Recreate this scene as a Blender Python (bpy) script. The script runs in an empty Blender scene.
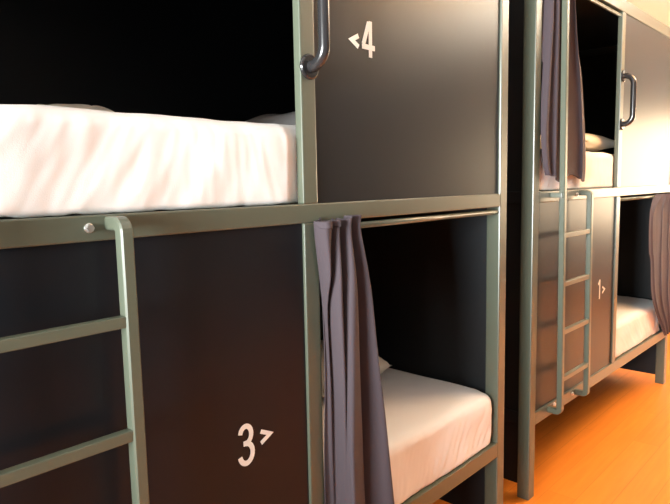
import bpy, bmesh, math, random
from mathutils import Vector, Matrix, noise
from mathutils.bvhtree import BVHTree
random.seed(4)
R = math.radians
sc = bpy.context.scene
col = sc.collection

# ------------------------------------------------------------------ helpers
def build(name, bm, mat, parent=None, smooth=False, loc=None):
    me = bpy.data.meshes.new(name)
    bm.normal_update()
    bm.to_mesh(me); bm.free()
    if smooth:
        for p in me.polygons: p.use_smooth = True
    ob = bpy.data.objects.new(name, me)
    if mat: me.materials.append(mat)
    col.objects.link(ob)
    if parent: ob.parent = parent
    if loc: ob.location = loc
    return ob

def box(bm, x0, x1, y0, y1, z0, z1, bev=0.0, seg=2):
    t = bmesh.new()
    bmesh.ops.create_cube(t, size=1)
    for v in t.verts:
        v.co = Vector(((x0+x1)/2 + v.co.x*(x1-x0), (y0+y1)/2 + v.co.y*(y1-y0), (z0+z1)/2 + v.co.z*(z1-z0)))
    if bev:
        bmesh.ops.bevel(t, geom=t.edges[:], offset=bev, segments=seg, profile=.6, affect='EDGES')
    join(bm, t)

def join(bm, t):
    m = bpy.data.meshes.new('tmp'); t.to_mesh(m); t.free(); bm.from_mesh(m); bpy.data.meshes.remove(m)

def boxm(*a, **k):
    bm = bmesh.new(); box(bm, *a, **k); return bm

def arc(c, r, a0, a1, n):
    return [(c[0]+r*math.cos(a0+(a1-a0)*i/n), c[1]+r*math.sin(a0+(a1-a0)*i/n)) for i in range(n+1)]

def sweep(bm, pts, section, ref):
    """sweep a closed 2D section along 3D points; ref = constant first axis of the section"""
    ref = Vector(ref).normalized(); pts = [Vector(p) for p in pts]; rings = []
    for i, p in enumerate(pts):
        d = (pts[min(i+1, len(pts)-1)] - pts[max(i-1, 0)]).normalized()
        s = 1.0
        if 0 < i < len(pts)-1:
            a = (p-pts[i-1]).normalized(); s = 1/max(.5, a.dot(d))
        n = d.cross(ref).normalized()
        rings.append([bm.verts.new(p + ref*u + n*v*s) for u, v in section])
    k = len(section)
    for a, b in zip(rings, rings[1:]):
        for j in range(k):
            bm.faces.new((a[j], a[(j+1) % k], b[(j+1) % k], b[j]))
    bm.faces.new(rings[0][::-1]); bm.faces.new(rings[-1])
    bmesh.ops.recalc_face_normals(bm, faces=bm.faces[:])

def sq(w, b=.003):
    h = w/2; return [(-h+b, -h), (h-b, -h), (h, -h+b), (h, h-b), (h-b, h), (-h+b, h), (-h, h-b), (-h, -h+b)]

def circ(r, n=16):
    return [(r*math.cos(2*math.pi*i/n), r*math.sin(2*math.pi*i/n)) for i in range(n)]

def cyl(bm, p0, p1, r, n=20, bev=0):
    p0, p1 = Vector(p0), Vector(p1); d = (p1-p0)
    ref = Vector((0, 0, 1)) if abs(d.normalized().z) < .9 else Vector((1, 0, 0))
    ref = d.cross(ref).normalized()
    if bev:
        dn = d.normalized()
        t = bmesh.new(); prof = [(0, r-bev), (bev*.4, r-bev*.3), (bev, r), (d.length-bev, r), (d.length-bev*.4, r-bev*.3), (d.length, r-bev)]
        n2 = dn.cross(ref); rings = []
        for z, rr in prof:
            rings.append([t.verts.new(p0+dn*z+ref*rr*math.cos(2*math.pi*i/n)+n2*rr*math.sin(2*math.pi*i/n)) for i in range(n)])
        for a, b in zip(rings, rings[1:]):
            for j in range(n): t.faces.new((a[j], a[(j+1) % n], b[(j+1) % n], b[j]))
        t.faces.new(rings[0][::-1]); t.faces.new(rings[-1])
        bmesh.ops.recalc_face_normals(t, faces=t.faces[:]); join(bm, t)
    else:
        t = bmesh.new(); sweep(t, [p0, p1], circ(r, n), ref); join(bm, t)

def empty(name, loc, rz=0):
    o = bpy.data.objects.new(name, None); o.empty_display_size = .2
    col.objects.link(o); o.location = loc; o.rotation_euler = (0, 0, rz); return o

def tag(o, label, cat, group=None):
    o['label'] = label; o['category'] = cat
    if group: o['group'] = group
    return o

def struct(o, label=None):
    o['kind'] = 'structure'
    if label: o['label'] = label
    return o

# ------------------------------------------------------------------ materials
def mat(name, base, rough=.5, spec=.5, metal=0, bump=0, bscale=60, var=0, vscale=6, sheen=0, ior=1.5):
    m = bpy.data.materials.new(name); m.use_nodes = True
    nt = m.node_tree; b = nt.nodes['Principled BSDF']
    b.inputs['Base Color'].default_value = (*base, 1); b.inputs['Roughness'].default_value = rough
    b.inputs['Metallic'].default_value = metal; b.inputs['Specular IOR Level'].default_value = spec
    b.inputs['IOR'].default_value = ior
    if sheen: b.inputs['Sheen Weight'].default_value = sheen; b.inputs['Sheen Roughness'].default_value = .5
    tc = nt.nodes.new('ShaderNodeTexCoord')
    if var:
        n = nt.nodes.new('ShaderNodeTexNoise'); n.inputs['Scale'].default_value = vscale; n.inputs['Detail'].default_value = 4
        nt.links.new(tc.outputs['Object'], n.inputs['Vector'])
        mx = nt.nodes.new('ShaderNodeMix'); mx.data_type = 'RGBA'
        mx.inputs[6].default_value = (*[c*(1-var) for c in base], 1); mx.inputs[7].default_value = (*[min(1, c*(1+var)) for c in base], 1)
        nt.links.new(n.outputs['Fac'], mx.inputs[0]); nt.links.new(mx.outputs[2], b.inputs['Base Color'])
    if bump:
        n = nt.nodes.new('ShaderNodeTexNoise'); n.inputs['Scale'].default_value = bscale; n.inputs['Detail'].default_value = 3
        nt.links.new(tc.outputs['Object'], n.inputs['Vector'])
        bp = nt.nodes.new('ShaderNodeBump'); bp.inputs['Strength'].default_value = bump; bp.inputs['Distance'].default_value = .002
        nt.links.new(n.outputs['Fac'], bp.inputs['Height']); nt.links.new(bp.outputs['Normal'], b.inputs['Normal'])
    return m

M_steel = mat('sage_steel', (.087, .100, .072), .32, .8, bump=.05, bscale=400, var=.04, vscale=12)
M_panel = mat('black_laminate', (.008, .0102, .0135), .33, .27, bump=.04, bscale=9, ior=1.5)
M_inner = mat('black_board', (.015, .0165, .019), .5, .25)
M_handle = mat('black_chrome', (.018, .017, .018), .22, .6, metal=.0)
M_zinc = mat('zinc_bolt', (.75, .75, .73), .28, .5, metal=.9)
M_paint = mat('white_vinyl', (.84, .85, .82), .5)
M_sheet = mat('white_sheet', (.78, .775, .775), .85, .2, bump=.15, bscale=500, sheen=.15)
M_pillow = mat('cream_pillowcase', (.80, .74, .64), .85, .2, bump=.15, bscale=300)
M_greypil = mat('grey_pillowcase', (.55, .52, .52), .85, .2, bump=.15, bscale=300)
M_curt = mat('mauve_cloth', (.064, .050, .058), .8, .15, bump=.2, bscale=900, var=.06, vscale=4, sheen=.04)
M_wall = mat('warm_white_wall', (.80, .76, .68), .8, .2, bump=.05, bscale=80)
M_ceil = mat('white_ceiling', (.85, .83, .77), .85, .2)
M_slate = mat('slate_wall', (.075, .08, .088), .8, .2, bump=.05, bscale=80)
M_frame = mat('window_white', (.8, .8, .78), .4)

def floor_mat():
    m = bpy.data.materials.new('orange_wood_floor'); m.use_nodes = True
    nt = m.node_tree; b = nt.nodes['Principled BSDF']; L = nt.links
    tc = nt.nodes.new('ShaderNodeTexCoord')
    br = nt.nodes.new('ShaderNodeTexBrick'); br.offset = .37; br.inputs['Scale'].default_value = 1
    br.inputs['Brick Width'].default_value = 1.2; br.inputs['Row Height'].default_value = .12
    br.inputs['Mortar Size'].default_value = .0012; br.inputs['Bias'].default_value = 0
    br.inputs['Color1'].default_value = (.73, .215, .022, 1); br.inputs['Color2'].default_value = (.77, .24, .027, 1)
    br.inputs['Mortar'].default_value = (.56, .16, .016, 1)
    L.new(tc.outputs['Object'], br.inputs['Vector'])
    mp = nt.nodes.new('ShaderNodeMapping'); mp.inputs['Scale'].default_value = (1.5, 22, 1)
    L.new(tc.outputs['Object'], mp.inputs['Vector'])
    n = nt.nodes.new('ShaderNodeTexNoise'); n.inputs['Scale'].default_value = 2.2; n.inputs['Detail'].default_value = 6
    L.new(mp.outputs[0], n.inputs['Vector'])
    rp = nt.nodes.new('ShaderNodeValToRGB'); rp.color_ramp.elements[0].position = .3; rp.color_ramp.elements[0].color = (.93, .89, .84, 1)
    rp.color_ramp.elements[1].position = .7; rp.color_ramp.elements[1].color = (1.03, 1.05, 1.08, 1)
    L.new(n.outputs['Fac'], rp.inputs[0])
    mx = nt.nodes.new('ShaderNodeMix'); mx.data_type = 'RGBA'; mx.blend_type = 'MULTIPLY'; mx.inputs[0].default_value = 1
    L.new(br.outputs['Color'], mx.inputs[6]); L.new(rp.outputs[0], mx.inputs[7]); L.new(mx.outputs[2], b.inputs['Base Color'])
    b.inputs['Roughness'].default_value = .38; b.inputs['Specular IOR Level'].default_value = .4
    return m
M_floor = floor_mat()

# ------------------------------------------------------------------ the room
X0, X1, Y0, Y1, H = -2.5, 7.6, -2.7, .99, 2.62
T = .12
struct(build('floor', boxm(X0-T, X1+T, Y0-T, Y1+T, -.1, 0), M_floor))
struct(build('ceiling', boxm(X0-T, X1+T, Y0-T, Y1+T, H, H+.1), M_ceil))
struct(build('wall_back', boxm(X0-T, X1+T, Y1, Y1+T, 0, H), M_wall))
struct(build('wall_front', boxm(X0-T, X1+T, Y0-T, Y0, 0, H), M_slate))
def wall_with_hole(name, m, xa, xb, ya, yb, za, zb):
    bm = bmesh.new()
    box(bm, xa, xb, Y0, ya, 0, H); box(bm, xa, xb, yb, Y1, 0, H)
    box(bm, xa, xb, ya, yb, 0, za); box(bm, xa, xb, ya, yb, zb, H)
    struct(build(name, bm, m))
WR = (-2.1, -.45, .8, 1.95)  # assumed right opening, set from glare on the far panels
WL = (-1.2, .0, .85, 1.95)  # assumed left opening, moved toward the bunks for grazing light
wall_with_hole('wall_right', M_wall, X1, X1+T, *WR)
wall_with_hole('wall_left', M_slate, X0-T, X0, *WL)
def window(name, x, W):
    root = empty(name, (x, (W[0]+W[1])/2, W[2])); struct(root)
    bm = bmesh.new(); ya, yb, za, zb = W; w = .05; cy = root.location.y
    a, b = ya-cy, yb-cy; h = zb-za
    box(bm, -.03, .03, a, a+w, 0, h); box(bm, -.03, .03, b-w, b, 0, h)
    box(bm, -.03, .03, a+w, b-w, 0, w); box(bm, -.03, .03, a+w, b-w, h-w, h); box(bm, -.03, .03, -.025, .025, w, h-w)
    build('assumed_window_frame', bm, M_frame, root)
window('assumed_window_1', X1+.06, WR); window('assumed_window_2', X0-.06, WL)  # both windows assumed from glare and lit post sides; out of view
bb = bmesh.new(); box(bb, X0, X1, Y1-.015, Y1, 0, .08, .004); struct(build('baseboard_back', bb, M_frame))

# ------------------------------------------------------------------ bunk
PW, DW, DO, PO = .0512, .0465, .9361, 1.8914       # post width, divider width, divider offset, far post offset
BT, BB, RT, RB, TT, TB = 1.2564, 1.2119, .3586, .306, 2.1567, 2.0996
BD = .92
FULL = PO+PW

def glyph(strokes, t):
    """flat thick strokes -> thin solid mesh in the xz plane"""
    bm = bmesh.new()
    for si, s in enumerate(strokes):
        P = [Vector((x, 0, z)) for x, z in s]; n = len(P); L, Rr = [], []
        for i in range(n):
            if i == 0: d = (P[1]-P[0]).normalized(); k = 1
            elif i == n-1: d = (P[-1]-P[-2]).normalized(); k = 1
            else:
                a = (P[i]-P[i-1]).normalized(); b2 = (P[i+1]-P[i]).normalized(); d = (a+b2).normalized(); k = min(2.2, 1/max(.3, a.dot(d)))
            nn = Vector((-d.z, 0, d.x))*t/2*k; L.append(P[i]+nn); Rr.append(P[i]-nn)
        for y, flip in ((-.0006-.0003*si, 0), (.0006, 1)):
            for i in range(n-1):
                q = [L[i], L[i+1], Rr[i+1], Rr[i]]
                vs = [bm.verts.new(p+Vector((0, y, 0))) for p in q]
                bm.faces.new(vs if not flip else vs[::-1])
    bmesh.ops.recalc_face_normals(bm, faces=bm.faces[:])
    return bm

G3 = [arc((.42, 1.47), .43, R(168), R(-88), 18), [(.24, 1.05), (.50, 1.05)], arc((.42, .54), .49, R(88), R(-168), 20)]
G4 = [[(.64, 0), (.64, 1.94)], [(.52, 1.86), (.10, .66)], [(.0, .53), (.96, .53)]]
G1 = [[(.55, 0), (.55, 1.9)], [(.55, 1.82), (.12, 1.45)]]
GR = [[(0, .62), (.8, .36), (0, .08)]]
GL = [[(.8, .62), (0, .36), (.8, .08)]]
def place(strokes, x, z, w, h):
    return [[(x+a*w, z+b*h/2) for a, b in s] for s in strokes]

def grab_handle(root, x, z0, z1):
    bm = bmesh.new(); so = .052; r = .04
    pts = [(0, z0)]
    a = arc((-so+r, z0+r), r, R(-90), R(-180), 8); b = arc((-so+r, z1-r), r, R(180), R(90), 8)
    pts = [(0, z0)] + a + b + [(0, z1)]
    sweep(bm, [(x, p[0], p[1]) for p in pts], circ(.0135, 18), (1, 0, 0))
    h = build('grab_handle', bm, M_handle, root, smooth=True)
    h['label'] = 'black metal grab handle'
    for z in (z0, z1):
        f = bmesh.new(); cyl(f, (x, 0, z), (x, -.010, z), .029, 32, bev=.004)
        build('flange', f, M_handle, h, smooth=False)

def ladder(root):
    xr, xl, w = .4515, .163, .0235; yt, yb = -.0425, -.0495; rr = .015
    yz = lambda z: yb+(yt-yb)*(z-.34)/.9
    zt, zb = 1.2415, .3375
    bm = bmesh.new()
    def path(z_top):
        y2 = yz(z_top)
        p = [(0, zb)] + arc((yb+rr, zb+rr), rr, R(-90), R(-180), 6) + arc((y2+rr, z_top-rr), rr, R(180), R(90), 6) + [(0, z_top)]
        return p
    sweep(bm, [(xr+w/2, a, b) for a, b in path(zt)], sq(w), (1, 0, 0))
    lm = build('ladder', bm, M_steel, root)
    b2 = bmesh.new(); sweep(b2, [(xl+w/2, a, b) for a, b in path(TT-.03)], sq(w), (1, 0, 0))
    build('side_rail', b2, M_steel, lm)
    b3 = bmesh.new(); box(b3, xl-.012, xl+.006, yt-.004, 0, zt-.0125, zt+.0075, .002); build('bracket', b3, M_steel, lm)
    for z in (1.865, 1.665, 1.465, 1.075, .875, .675, .476):
        r = bmesh.new()
        box(r, xl+w-.002, xr+(.004 if z < 1.3 else .004), yz(z)-.009, yz(z)+.009, z-.010, z+.010, .002)
        if z < 1.3 or True:
            build('rung', r, M_steel, lm) if z < 1.3 else r.free()
    for x, z in ((.4226, 1.235), (.4226, RB+.033), (xl+.066, .345)):
        b = bmesh.new(); cyl(b, (x, 0, z), (x, -.003, z), .0085, 18, bev=.0012); cyl(b, (x, -.003, z), (x, -.008, z), .0068, 6)
        k = build('bolt', b, M_zinc, lm); k['label'] = 'shiny zinc bolt head'

def bunk(name, loc, rz, label, glyphs_low, glyphs_up):
    root = empty(name, loc, rz); tag(root, label, 'bunk bed', 'two-storey capsule bunks along the wall')
    B = lambda n, *a, m=M_steel, bev=.003: build(n, boxm(*a, bev=bev), m, root)
    # corner posts
    for x in (0, PO):
        for y in (0, BD-PW):
            B('corner_post', x, x+PW, y, y+PW, 0, TT, bev=.004)
    # rails along the length, front and back
    for y in (0, BD-.03):
        B('side_rail', PW, PO, y, y+.03, RB, RT)
        B('side_rail', PW, PO, y, y+.03, BB, BT)
        B('side_rail', PW, PO, y, y+.03, TB, TT)
    # rails across each end
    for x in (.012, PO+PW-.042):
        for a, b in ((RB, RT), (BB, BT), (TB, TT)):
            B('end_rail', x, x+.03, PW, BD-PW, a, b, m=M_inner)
    # divider posts
    B('divider_post', DO, DO+DW, .0, .022, RT, BB)
    B('divider_post', DO, DO+DW, .0, .022, BT, TB)
    # panels
    lp = B('lower_panel', PW, DO, .008, .022, RT, BB, m=M_panel, bev=.001); lp['label'] = 'glossy black panel with white number'
    up = B('upper_panel', DO+DW, PO, .008, .022, BT, TB, m=M_panel, bev=.001); up['label'] = 'glossy black panel beside the upper opening'
    for x in (.020, PO+PW-.034):
        for a, b in ((.05, RB), (RT, BB), (BT, TB)):
            B('end_panel', x, x+.014, PW, BD-PW, a, b, m=M_inner, bev=0)
    B('back_panel', PW, PO, BD-.028, BD-.016, RT, BB, m=M_inner, bev=0)
    B('back_panel', PW, PO, BD-.028, BD-.016, BT, TB, m=M_inner, bev=0)
    B('roof_panel', PW, PO, .03, BD-.03, TT-.02, TT-.004, m=M_inner, bev=0)
    for z in (RT, BT):
        B('bed_base', .046, PO+PW-.046, .03, BD-.03, z-.024, z, m=M_inner, bev=0)
    # curtain rods
    for a, b, z in ((DO+.01, PO, 1.194), (PW, DO, TB-.018)):
        bm = bmesh.new(); cyl(bm, (a, .012, z), (b, .012, z), .0085, 16)
        r = build('curtain_rod', bm, M_steel, root, smooth=True)
    grab_handle(root, DO+DW/2, 1.566, 1.798)
    ladder(root)
    for g in glyphs_low:
        k = build(g[0], glyph(place(*g[1]), g[2]), M_paint, lp, loc=(0, .0073, 0)); k['label'] = g[3]
    for g in glyphs_up:
        k = build(g[0], glyph(place(*g[1]), g[2]), M_paint, up, loc=(0, .0073, 0)); k['label'] = g[3]
    return root

U1 = (.0604, 0, 0); U2 = (2.2659, .0215, 0); RZ2 = R(-.7795)
bunk('bunk_bed', U1, 0, 'near olive-grey steel bunk bed with black panels numbered 3 and 4',
     [('number', (G3, .732, .697, .036, .090), .0112, 'white numeral 3'), ('arrow', (GR, .790, .726, .034, .100), .0095, 'white right-pointing chevron')],
     [('number', (G4, 1.163, 1.620, .052, .092), .0125, 'white numeral 4'), ('arrow', (GL, 1.123, 1.636, .032, .098), .0115, 'white left-pointing chevron')])
b2 = bunk('bunk_bed', U2, RZ2, 'far olive-grey steel bunk bed beyond the narrow dark gap, ladder on its front',
     [('number', (G1, .727, .722, .046, .100), .0115, 'white numeral 1'), ('arrow', (GR, .789, .742, .036, .11), .0095, 'white right-pointing chevron')], [])

def world2(x, y, z):
    return Matrix.Translation(U2) @ Matrix.Rotation(RZ2, 4, 'Z') @ Vector((x, y, z))

# ------------------------------------------------------------------ mattresses
def mattress_mesh(L, Wd, th, rc, seed, xlim, ylim, opening, yfree, folds=1.0):
    """soft rounded slab, x 0..L, y 0..Wd, z 0..th with gathered sheet folds on the sides"""
    nx, ny, nz = 260, 60, 30
    bm = bmesh.new(); grid = {}
    re = .035
    def shape(u, v, w):
        # u,v,w in -1..1 on cube surface -> rounded slab
        x, y, z = u*L/2, v*Wd/2, w*th/2
        p = Vector((x, y, z))
        # plan rounding
        q = Vector((max(abs(x)-(L/2-rc), 0), max(abs(y)-(Wd/2-rc), 0)))
        if q.length > 0 and q.x > 0 and q.y > 0:
            m = max(q.x, q.y); f = m/q.length
            x = math.copysign(L/2-rc+q.x*f, x); y = math.copysign(Wd/2-rc+q.y*f, y)
        side = max(abs(u), abs(v))
        return Vector((x, y, z))
    def vert(i, j, k):
        key = (i, j, k)
        if key in grid: return grid[key]
        u, v, w = 2*i/nx-1, 2*j/ny-1, 2*k/nz-1
        p = shape(u, v, w)
        # round top and bottom edges by pulling in the plan
        dz_t = th/2-p.z; dz_b = p.z+th/2
        ins = 0
        if dz_t < re: ins += re-math.sqrt(max(0, re*re-(re-dz_t)**2))
        if dz_b < re*.3: ins += (re*.3-math.sqrt(max(0, (re*.3)**2-(re*.3-dz_b)**2)))*.6
        sx, sy = 1-ins/(L/2), 1-ins/(Wd/2)
        p = Vector((p.x*sx, p.y*sy, p.z))
        # crown
        if p.z > 0: p.z += .006*(1-u*u)*(1-v*v)*(p.z/(th/2))
        # folds on sides
        nrm = Vector((0, 0, 0))
        if j in (0, ny): nrm = Vector((0, -1 if j == 0 else 1, 0))
        elif i in (0, nx): nrm = Vector((-1 if i == 0 else 1, 0, 0))
        s = p.x*1.0+p.y*1.3
        h = (p.z+th/2)/th
        if nrm.length:
            lo = min(1, max(0, 1-h))
            sh = s+.22*(h-.5)*math.sin(s*2.1+seed)
            f = noise.noise(Vector((sh*13, h*1.6+seed, seed)))*.0032*(.4+lo)*folds
            r1 = noise.noise(Vector((sh*26+h*2, h*1.2, seed+5)))
            f += (.5-abs(r1)*1.6)*(.0028+.008*max(0, min(1, (p.x-(L/2-.42))/.3)))*lo**.7*folds*(.35+.65*max(0, min(1, .5+noise.noise(Vector((s*3, h*2, seed+7)))*1.6)))
            f += noise.noise(Vector((s*4, h*2.2, seed+9)))*.006
            f += noise.noise(Vector((sh*60+h*5, h*3, seed+3)))*.0012
            f += .002*lo
            p += nrm*f
        if k == nz:
            p.z += noise.noise(Vector((p.x*5, p.y*5, seed)))*.006 + noise.noise(Vector((p.x*14+p.y*8, p.y*16, seed+2)))*.002
            p.z += noise.noise(Vector((p.x*2.2, seed*3, 0)))*.008
        elif w > .6:
            p.z += (noise.noise(Vector((p.x*5, p.y*5, seed)))*.006 + noise.noise(Vector((p.x*2.2, seed*3, 0)))*.008)*(w-.6)/.4
        if k == 0: p.z += max(0, noise.noise(Vector((s*30, seed, 3)))*.006)
        p = p+Vector((L/2, Wd/2, th/2))
        op = max(0, min(1, (p.x-opening[0])/.03))*max(0, min(1, (opening[1]-p.x)/.03))
        if j == 0: p.y -= .013*op
        p.x = min(max(p.x, xlim[0]), xlim[1]); p.z = max(p.z, 0)
        p.y = min(max(p.y, ylim[0]+(yfree-ylim[0])*op), ylim[1])
        grid[key] = bm.verts.new(p); return grid[key]
    def face(a, b, c, d): bm.faces.new((vert(*a), vert(*b), vert(*c), vert(*d)))
    for i in range(nx):
        for j in range(ny):
            face((i, j, nz), (i+1, j, nz), (i+1, j+1, nz), (i, j+1, nz)); face((i, j, 0), (i, j+1, 0), (i+1, j+1, 0), (i+1, j, 0))
        for k in range(nz):
            face((i, 0, k), (i+1, 0, k), (i+1, 0, k+1), (i, 0, k+1)); face((i, ny, k), (i, ny, k+1), (i+1, ny, k+1), (i+1, ny, k))
    for j in range(ny):
        for k in range(nz):
            face((0, j, k), (0, j, k+1), (0, j+1, k+1), (0, j+1, k)); face((nx, j, k), (nx, j+1, k), (nx, j+1, k+1), (nx, j, k+1))
    bmesh.ops.recalc_face_normals(bm, faces=bm.faces[:])
    return bm

def mattress(label, base, rz, x0, L, z, th, rc, seed, y0=.027):
    lower = z < 1
    o = build('mattress', mattress_mesh(L, BD-.03-y0-.012, th, rc, seed, (.0526-x0, PO-.0012-x0), (.0236-y0, .889-y0),
              ((DO+DW+.01-x0, 9) if lower else (-1, DO-.006-x0)), .002-y0), M_sheet, smooth=True)
    o.matrix_world = Matrix.Translation(base) @ Matrix.Rotation(rz, 4, 'Z') @ Matrix.Translation((x0, y0, z))
    tag(o, label, 'mattress', 'white sheeted mattresses in the bunks'); return o
mattress('white sheeted mattress in the upper opening above the panel numbered 3', U1, 0, .056, 1.815, BT+.0012, .181, .04, 1.3)
mattress('white sheeted mattress in the lower opening right of the near mauve curtain', U1, 0, .056, 1.842, RT+.0012, .194, .055, 4.1, y0=.025)
mattress('white sheeted mattress in the upper opening of the far bunk, behind the ladder', U2, RZ2, .056, 1.815, BT+.0012, .168, .04, 7.7)
mattress('white sheeted mattress in the lower opening of the far bunk, near the picture edge', U2, RZ2, .056, 1.812, RT+.0012, .189, .08, 9.2)

# ------------------------------------------------------------------ pillows
def pillow(label, m, pos, sx, sy, sz, rz, seed, base=(0, 0, 0), brz=0, tilt=0):
    bm = bmesh.new(); n = 32; top = {}; 
    for s in (1, -1):
        for i in range(n+1):
            for j in range(n+1):
                u, v = 2*i/n-1, 2*j/n-1
                if s < 0 and (i in (0, n) or j in (0, n)): continue
                e = max(0, (1-u**4)*(1-v**4))
                h = e**.55
                pin = 1-.06*(1-abs(u))*abs(v)**3; pin2 = 1-.06*(1-abs(v))*abs(u)**3
                x, y = u*sx/2*pin2, v*sy/2*pin
                z = s*h*sz/2*(1 if s > 0 else .75)
                z += noise.noise(Vector((u*2.3+seed, v*2.3, s)))*.014*h
                top[(s, i, j)] = bm.verts.new((x, y, z+sz*.375))
    g = lambda s, i, j: top.get((s, i, j)) or top[(1, i, j)]
    for s in (1, -1):
        for i in range(n):
            for j in range(n):
                q = [g(s, i, j), g(s, i+1, j), g(s, i+1, j+1), g(s, i, j+1)]
                bm.faces.new(q if s > 0 else q[::-1])
    o = build('pillow', bm, m, smooth=True)
    o.matrix_world = Matrix.Translation(base) @ Matrix.Rotation(brz, 4, 'Z') @ Matrix.Translation(pos) @ Matrix.Rotation(rz, 4, 'Z') @ Matrix.Rotation(tilt, 4, 'X')
    # lower the pillow until it just touches the sheet
    bed = min((q for q in bpy.data.objects if q.get('category') == 'mattress'), key=lambda q: (q.matrix_world.translation-Vector((o.matrix_world.translation.x-.9, o.matrix_world.translation.y, o.matrix_world.translation.z-.18))).length)
    tree = BVHTree.FromPolygons([bed.matrix_world @ v.co for v in bed.data.vertices], [tuple(p.vertices) for p in bed.data.polygons])
    lift = -9
    for v in o.data.vertices:
        q = o.matrix_world @ v.co
        hit = tree.ray_cast(Vector((q.x, q.y, bed.matrix_world.translation.z+.6)), Vector((0, 0, -1)))
        if hit[0]: lift = max(lift, hit[0].z-q.z)
    o.location.z += lift+.0012
    tag(o, label, 'pillow', 'pillows on the mattresses'); return o
ZU, ZL = BT+.182, RT+.195
pillow('pale pillow peeking over the white mattress left of the panel numbered 4', M_pillow, (.66, .60, ZU-.002), .20, .28, .066, 0, 1, U1)
pillow('grey pillow end showing over the right corner of the near upper mattress', M_greypil, (1.50, .52, ZU-.002), .34, .50, .115, R(5), 2, U1)
pillow('cream pillow on the near lower mattress, showing beside the mauve curtain', M_pillow, (1.53, .60, ZL+.004), .38, .52, .15, R(4), 3, U1)
pillow('yellowish cream pillow on the far upper mattress, beside the hanging curtain', M_pillow, (.96, .32, BT-.006+.175), .50, .5, .105, 0, 4, U2, RZ2)

# ------------------------------------------------------------------ curtains
def spline(P, n):
    out = []
    m = len(P)
    for i in range(n+1):
        t = i/n*(m-1); k = min(int(t), m-2); f = t-k
        p0, p1, p2, p3 = P[max(k-1, 0)], P[k], P[k+1], P[min(k+2, m-1)]
        out.append(tuple(.5*((2*b)+(-a+c)*f+(2*a-5*b+4*c-d)*f*f+(-a+3*b-3*c+d)*f**3) for a, b, c, d in zip(p0, p1, p2, p3)))
    return out
def curtain(label, rows, base, rz, nu=110, nv=70, seed=1, th=.0022, group='mauve curtains on the bunks', hem=.0, hf=30, head=0, lim=lambda x, y, z: (x, y, z)):
    """rows: list of (z, [(x,y)...]) plan curves from top to bottom, same point count"""
    zs = [r[0] for r in rows]; k = len(rows[0][1])
    bm = bmesh.new(); V = []
    colz = [spline([(r[0],)+tuple(c for p in [r[1][i]] for c in p) for r in rows], nv) for i in range(k)]
    for j in range(nv+1):
        ring = spline([colz[i][j] for i in range(k)], nu)
        row = []
        for i, (z, x, y) in enumerate(ring):
            f = j/nv
            y += noise.noise(Vector((x*7, z*3.2, seed)))*.006*min(1, f*5)
            x += noise.noise(Vector((x*5, z*4.0, seed+4)))*.005*min(1, f*5)
            zz = z + (noise.noise(Vector((x*22, seed, 0)))*.006 if j == 0 else 0)
            if head: zz -= .026*min(1, max(0, .25-y/.045))*min(1, max(0, (head-x)/.04))*max(0, 1-f/.07)
            if hem: zz += hem*math.sin(x*hf+seed)*f**3
            x, y, zz = lim(x, y, zz)
            row.append(bm.verts.new((x, y, zz)))
        V.append(row)
    for a, b in zip(V, V[1:]):
        for i in range(nu): bm.faces.new((a[i], a[i+1], b[i+1], b[i]))
    bmesh.ops.recalc_face_normals(bm, faces=bm.faces[:])
    o = build('curtain', bm, M_curt, smooth=True)
    md = o.modifiers.new('cloth_thickness', 'SOLIDIFY'); md.thickness = th; md.offset = 0
    o.matrix_world = Matrix.Translation(base) @ Matrix.Rotation(rz, 4, 'Z')
    tag(o, label, 'curtain', group); return o

# near curtain on the lower opening: plan curve points (x, y) local to bunk
def folds(spec):
    """(x of ridge, y of ridge, x of valley, y of valley) -> one plan curve that bulges at ridges and tucks into valleys"""
    P = []
    for xr, yr, xv, yv in spec:
        P += [(xr-.011, yr*.55+.004), (xr, yr), (xr+.010, yr*.75+.002), (xv-.004, yv*.6+yr*.2), (xv, yv)]
    return P
c1 = [
 (1.224, [(.988, .006), (.946, -.012), (.952, -.046), (.975, -.040), (.984, .012), (1.004, -.042), (1.014, -.020), (1.020, .020), (1.042, -.040), (1.058, -.022), (1.062, .024), (1.074, -.004), (1.092, -.034), (1.104, .022)]),
 (1.190, [(.988, .006), (.948, -.012), (.954, -.044), (.976, -.036), (.984, .010), (1.003, -.040), (1.013, -.018), (1.019, .020), (1.041, -.038), (1.057, -.020), (1.061, .024), (1.073, -.004), (1.090, -.032), (1.102, .022)]),
 (1.090, [(.988, .004), (.965, -.010), (.968, -.040), (.985, -.030), (.990, .004), (1.000, -.048), (1.012, -.030), (1.016, .004), (1.034, -.052), (1.058, -.036), (1.062, .030), (1.080, -.014), (1.102, -.042), (1.114, .016)]),
 (.980, [(.974, -.007), (.986, -.008), (.986, -.018), (.990, -.012), (.994, -.002), (1.000, -.046), (1.012, -.036), (1.014, -.012), (1.028, -.056), (1.064, -.040), (1.066, .024), (1.090, -.022), (1.114, -.050), (1.126, .012)]),
 (.700, [(.974, -.007), (.990, -.006), (.994, -.014), (1.000, -.012), (1.006, -.014), (1.008, -.040), (1.012, -.044), (1.014, -.046), (1.022, -.060), (1.078, -.038), (1.088, -.006), (1.114, -.038), (1.145, -.062), (1.158, .004)]),
 (.450, [(.974, -.007), (.996, -.008), (1.004, -.012), (1.010, -.012), (1.012, -.018), (1.014, -.036), (1.018, -.048), (1.022, -.056), (1.030, -.062), (1.086, -.042), (1.096, -.022), (1.128, -.050), (1.170, -.074), (1.184, -.008)]),
 (.200, [(.976, -.008), (1.000, -.010), (1.008, -.014), (1.014, -.014), (1.017, -.022), (1.018, -.042), (1.022, -.054), (1.026, -.062), (1.034, -.068), (1.092, -.046), (1.102, -.026), (1.136, -.054), (1.180, -.080), (1.196, -.010)]),
]
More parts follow.
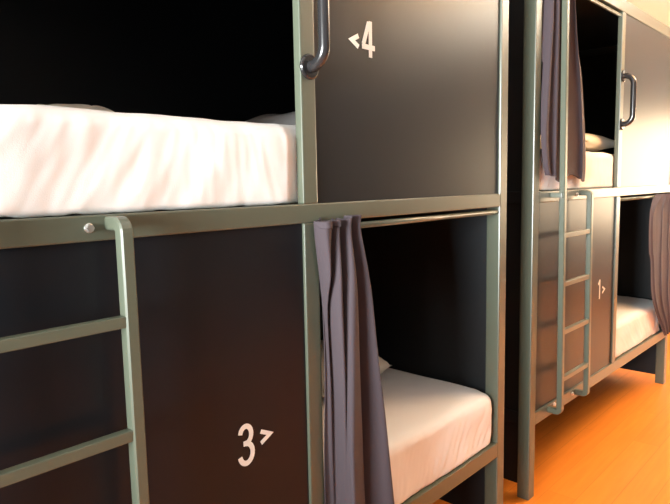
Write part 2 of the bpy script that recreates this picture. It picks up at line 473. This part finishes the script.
c1 = [(z, [(x+.010*max(0, min(1, (z-.3)/.7))*max(0, min(1, (x-.984)/.03 if x > .98 else 1)), y) for x, y in p]) for z, p in c1]
def lim1(x, y, z):
    if z < .64: y = min(y, -.005)
    if x < .984: y = min(y, -.0058)
    if y > -.005: x = max(x, .986)
    if y > -.004 and z > 1.2095: z = 1.2095
    return x, y, z
def lim2(x, y, z):
    if x < .055: y = min(y, -.0045)
    if z < 1.47: y = min(y, .019)
    return x, max(y, -.026), z
def lim3(x, y, z):
    if x > 1.885 or z < .62: y = min(y, -.005)
    return x, y, z
curtain('mauve curtain bunched at the left of the near lower opening', c1, U1, 0, nu=160, seed=2.1, head=1.06, lim=lim1)

c2 = [
 (2.085, [(.075, .012)] + folds([(.095, -.022, .112, .020), (.140, -.026, .158, .020), (.195, -.026, .215, .022), (.285, -.022, .335, .016)])),
 (1.90, [(.066, .008)] + folds([(.086, -.026, .106, .018), (.140, -.028, .160, .014), (.200, -.028, .225, .022), (.318, -.026, .380, .012)])),
 (1.68, [(.050, .0)] + folds([(.068, -.032, .098, .014), (.140, -.030, .165, .006), (.210, -.030, .240, .022), (.372, -.030, .450, .006)])),
 (1.48, [(.034, -.006)] + folds([(.050, -.036, .094, .006), (.136, -.030, .170, .002), (.215, -.030, .250, .016), (.405, -.032, .492, .002)])),
 (1.36, [(.058, -.010)] + folds([(.070, -.036, .100, .0), (.138, -.030, .172, -.006), (.215, -.030, .252, .004), (.412, -.032, .496, -.006)])),
 (1.305, [(.080, -.014)] + folds([(.088, -.034, .108, -.006), (.142, -.030, .176, -.010), (.220, -.030, .256, .0), (.408, -.032, .484, -.010)])),
]
curtain('mauve curtain hanging behind the ladder in the far upper opening', c2, U2, RZ2, nu=120, seed=5.3, hem=.016, hf=26, lim=lim2)
c3 = [
 (1.205, [(1.60, .016)] + folds([(1.63, -.022, 1.66, .018), (1.70, -.026, 1.73, .016), (1.78, -.024, 1.82, .016), (1.87, -.022, 1.90, .012)])),
 (1.10, [(1.42, -.008)] + folds([(1.46, -.034, 1.53, -.006), (1.62, -.036, 1.68, -.004), (1.76, -.034, 1.82, -.006), (1.88, -.030, 1.92, -.008)])),
 (.90, [(1.425, -.010)] + folds([(1.465, -.036, 1.54, -.014), (1.63, -.040, 1.69, -.010), (1.77, -.038, 1.83, -.010), (1.90, -.034, 1.94, -.010)])),
 (.84, [(1.455, -.012)] + folds([(1.49, -.034, 1.55, -.014), (1.63, -.042, 1.70, -.012), (1.78, -.040, 1.84, -.010), (1.90, -.036, 1.95, -.010)])),
 (.62, [(1.50, -.014)] + folds([(1.54, -.038, 1.60, -.020), (1.66, -.044, 1.72, -.014), (1.79, -.044, 1.85, -.012), (1.91, -.038, 1.96, -.012)])),
 (.44, [(1.68, -.018)] + folds([(1.71, -.040, 1.74, -.024), (1.78, -.046, 1.82, -.020), (1.85, -.046, 1.89, -.016), (1.93, -.040, 1.97, -.014)])),
 (.34, [(1.78, -.020)] + folds([(1.80, -.040, 1.82, -.026), (1.84, -.046, 1.87, -.022), (1.89, -.046, 1.92, -.018), (1.94, -.040, 1.97, -.016)])),
]
c3 = [(z, [(x, -.022+(y+.022)*(.38 if z < 1.15 else 1)) for x, y in p]) for z, p in c3]
curtain('mauve curtain gathered at the right end of the far lower opening', c3, U2, RZ2, nu=120, seed=8.8, lim=lim3)

# ------------------------------------------------------------------ light
w = bpy.data.worlds.new('world'); sc.world = w; w.use_nodes = True
w.node_tree.nodes['Background'].inputs[0].default_value = (.85, .93, 1, 1); w.node_tree.nodes['Background'].inputs[1].default_value = 1.5

def area(name, loc, rot, sx, sy, power, color):
    l = bpy.data.lights.new(name, 'AREA'); l.shape = 'RECTANGLE'; l.size = sx; l.size_y = sy; l.energy = power; l.color = color
    o = bpy.data.objects.new(name, l); col.objects.link(o); o.location = loc; o.rotation_euler = rot; return o
area('added_area_light', (X1-.02, (WR[0]+WR[1])/2, (WR[2]+WR[3])/2), (0, R(90), 0), WR[3]-WR[2], WR[1]-WR[0], 85, (1, .73, .44))  # added area light for the assumed right window, tinted warm for panel reflections
area('added_area_light', (X0+.02, (WL[0]+WL[1])/2, (WL[2]+WL[3])/2), (0, R(-102), 0), WL[3]-WL[2], WL[1]-WL[0], 136, (.92, .965, .955)).data.spread = R(74)  # added area light, tilted up and narrowed to cut floor bounce; window assumed
l = area('assumed_lamp_light', (3.3, -.85, 2.55), (0, 0, 0), 1.0, 1.0, 48, (1, .57, .25)); l.data.shape = 'DISK'  # assumed warm lamp without fixture, added for brown glow on the panels
area('added_ceiling_fill', (4.4, -1.2, 2.2), (R(180), 0, 0), .5, .5, 105, (1, .95, .82)).data.shape = 'DISK'  # added fill light aimed up to brighten ceiling and far bunk; no pendant there
s = bpy.data.lights.new('sun', 'SUN'); s.energy = 6; s.angle = R(1); s.color = (1, .86, .66)
so = bpy.data.objects.new('sun', s); col.objects.link(so)
so.rotation_euler = Vector((-1, .03, -.50)).to_track_quat('-Z', 'Y').to_euler()

# ------------------------------------------------------------------ camera
ya, pt, ro = R(47.7041), R(-6.357), R(-1.1174)
F = Vector((math.sin(ya)*math.cos(pt), math.cos(ya)*math.cos(pt), math.sin(pt)))
rt = Vector((math.cos(ya), -math.sin(ya), 0)); up = rt.cross(F)
Rv = rt*math.cos(ro)+up*math.sin(ro); Uv = -rt*math.sin(ro)+up*math.cos(ro)
cam = bpy.data.cameras.new('camera'); cam.sensor_width = 36; cam.sensor_fit = 'HORIZONTAL'; cam.lens = 611.1122/670*36; cam.clip_start = .02
co = bpy.data.objects.new('camera', cam); col.objects.link(co)
m = Matrix((Rv, Uv, -F)).transposed().to_4x4(); m.translation = Vector((0, -1, 1.3011)); co.matrix_world = m
sc.camera = co
vs = sc.view_settings; vs.view_transform = 'Standard'; vs.look = 'None'; vs.gamma = 1; vs.exposure = 0.18; vs.use_curve_mapping = False
sc.cycles.max_bounces = 10; sc.cycles.diffuse_bounces = 6
sc.cycles.use_denoising = True
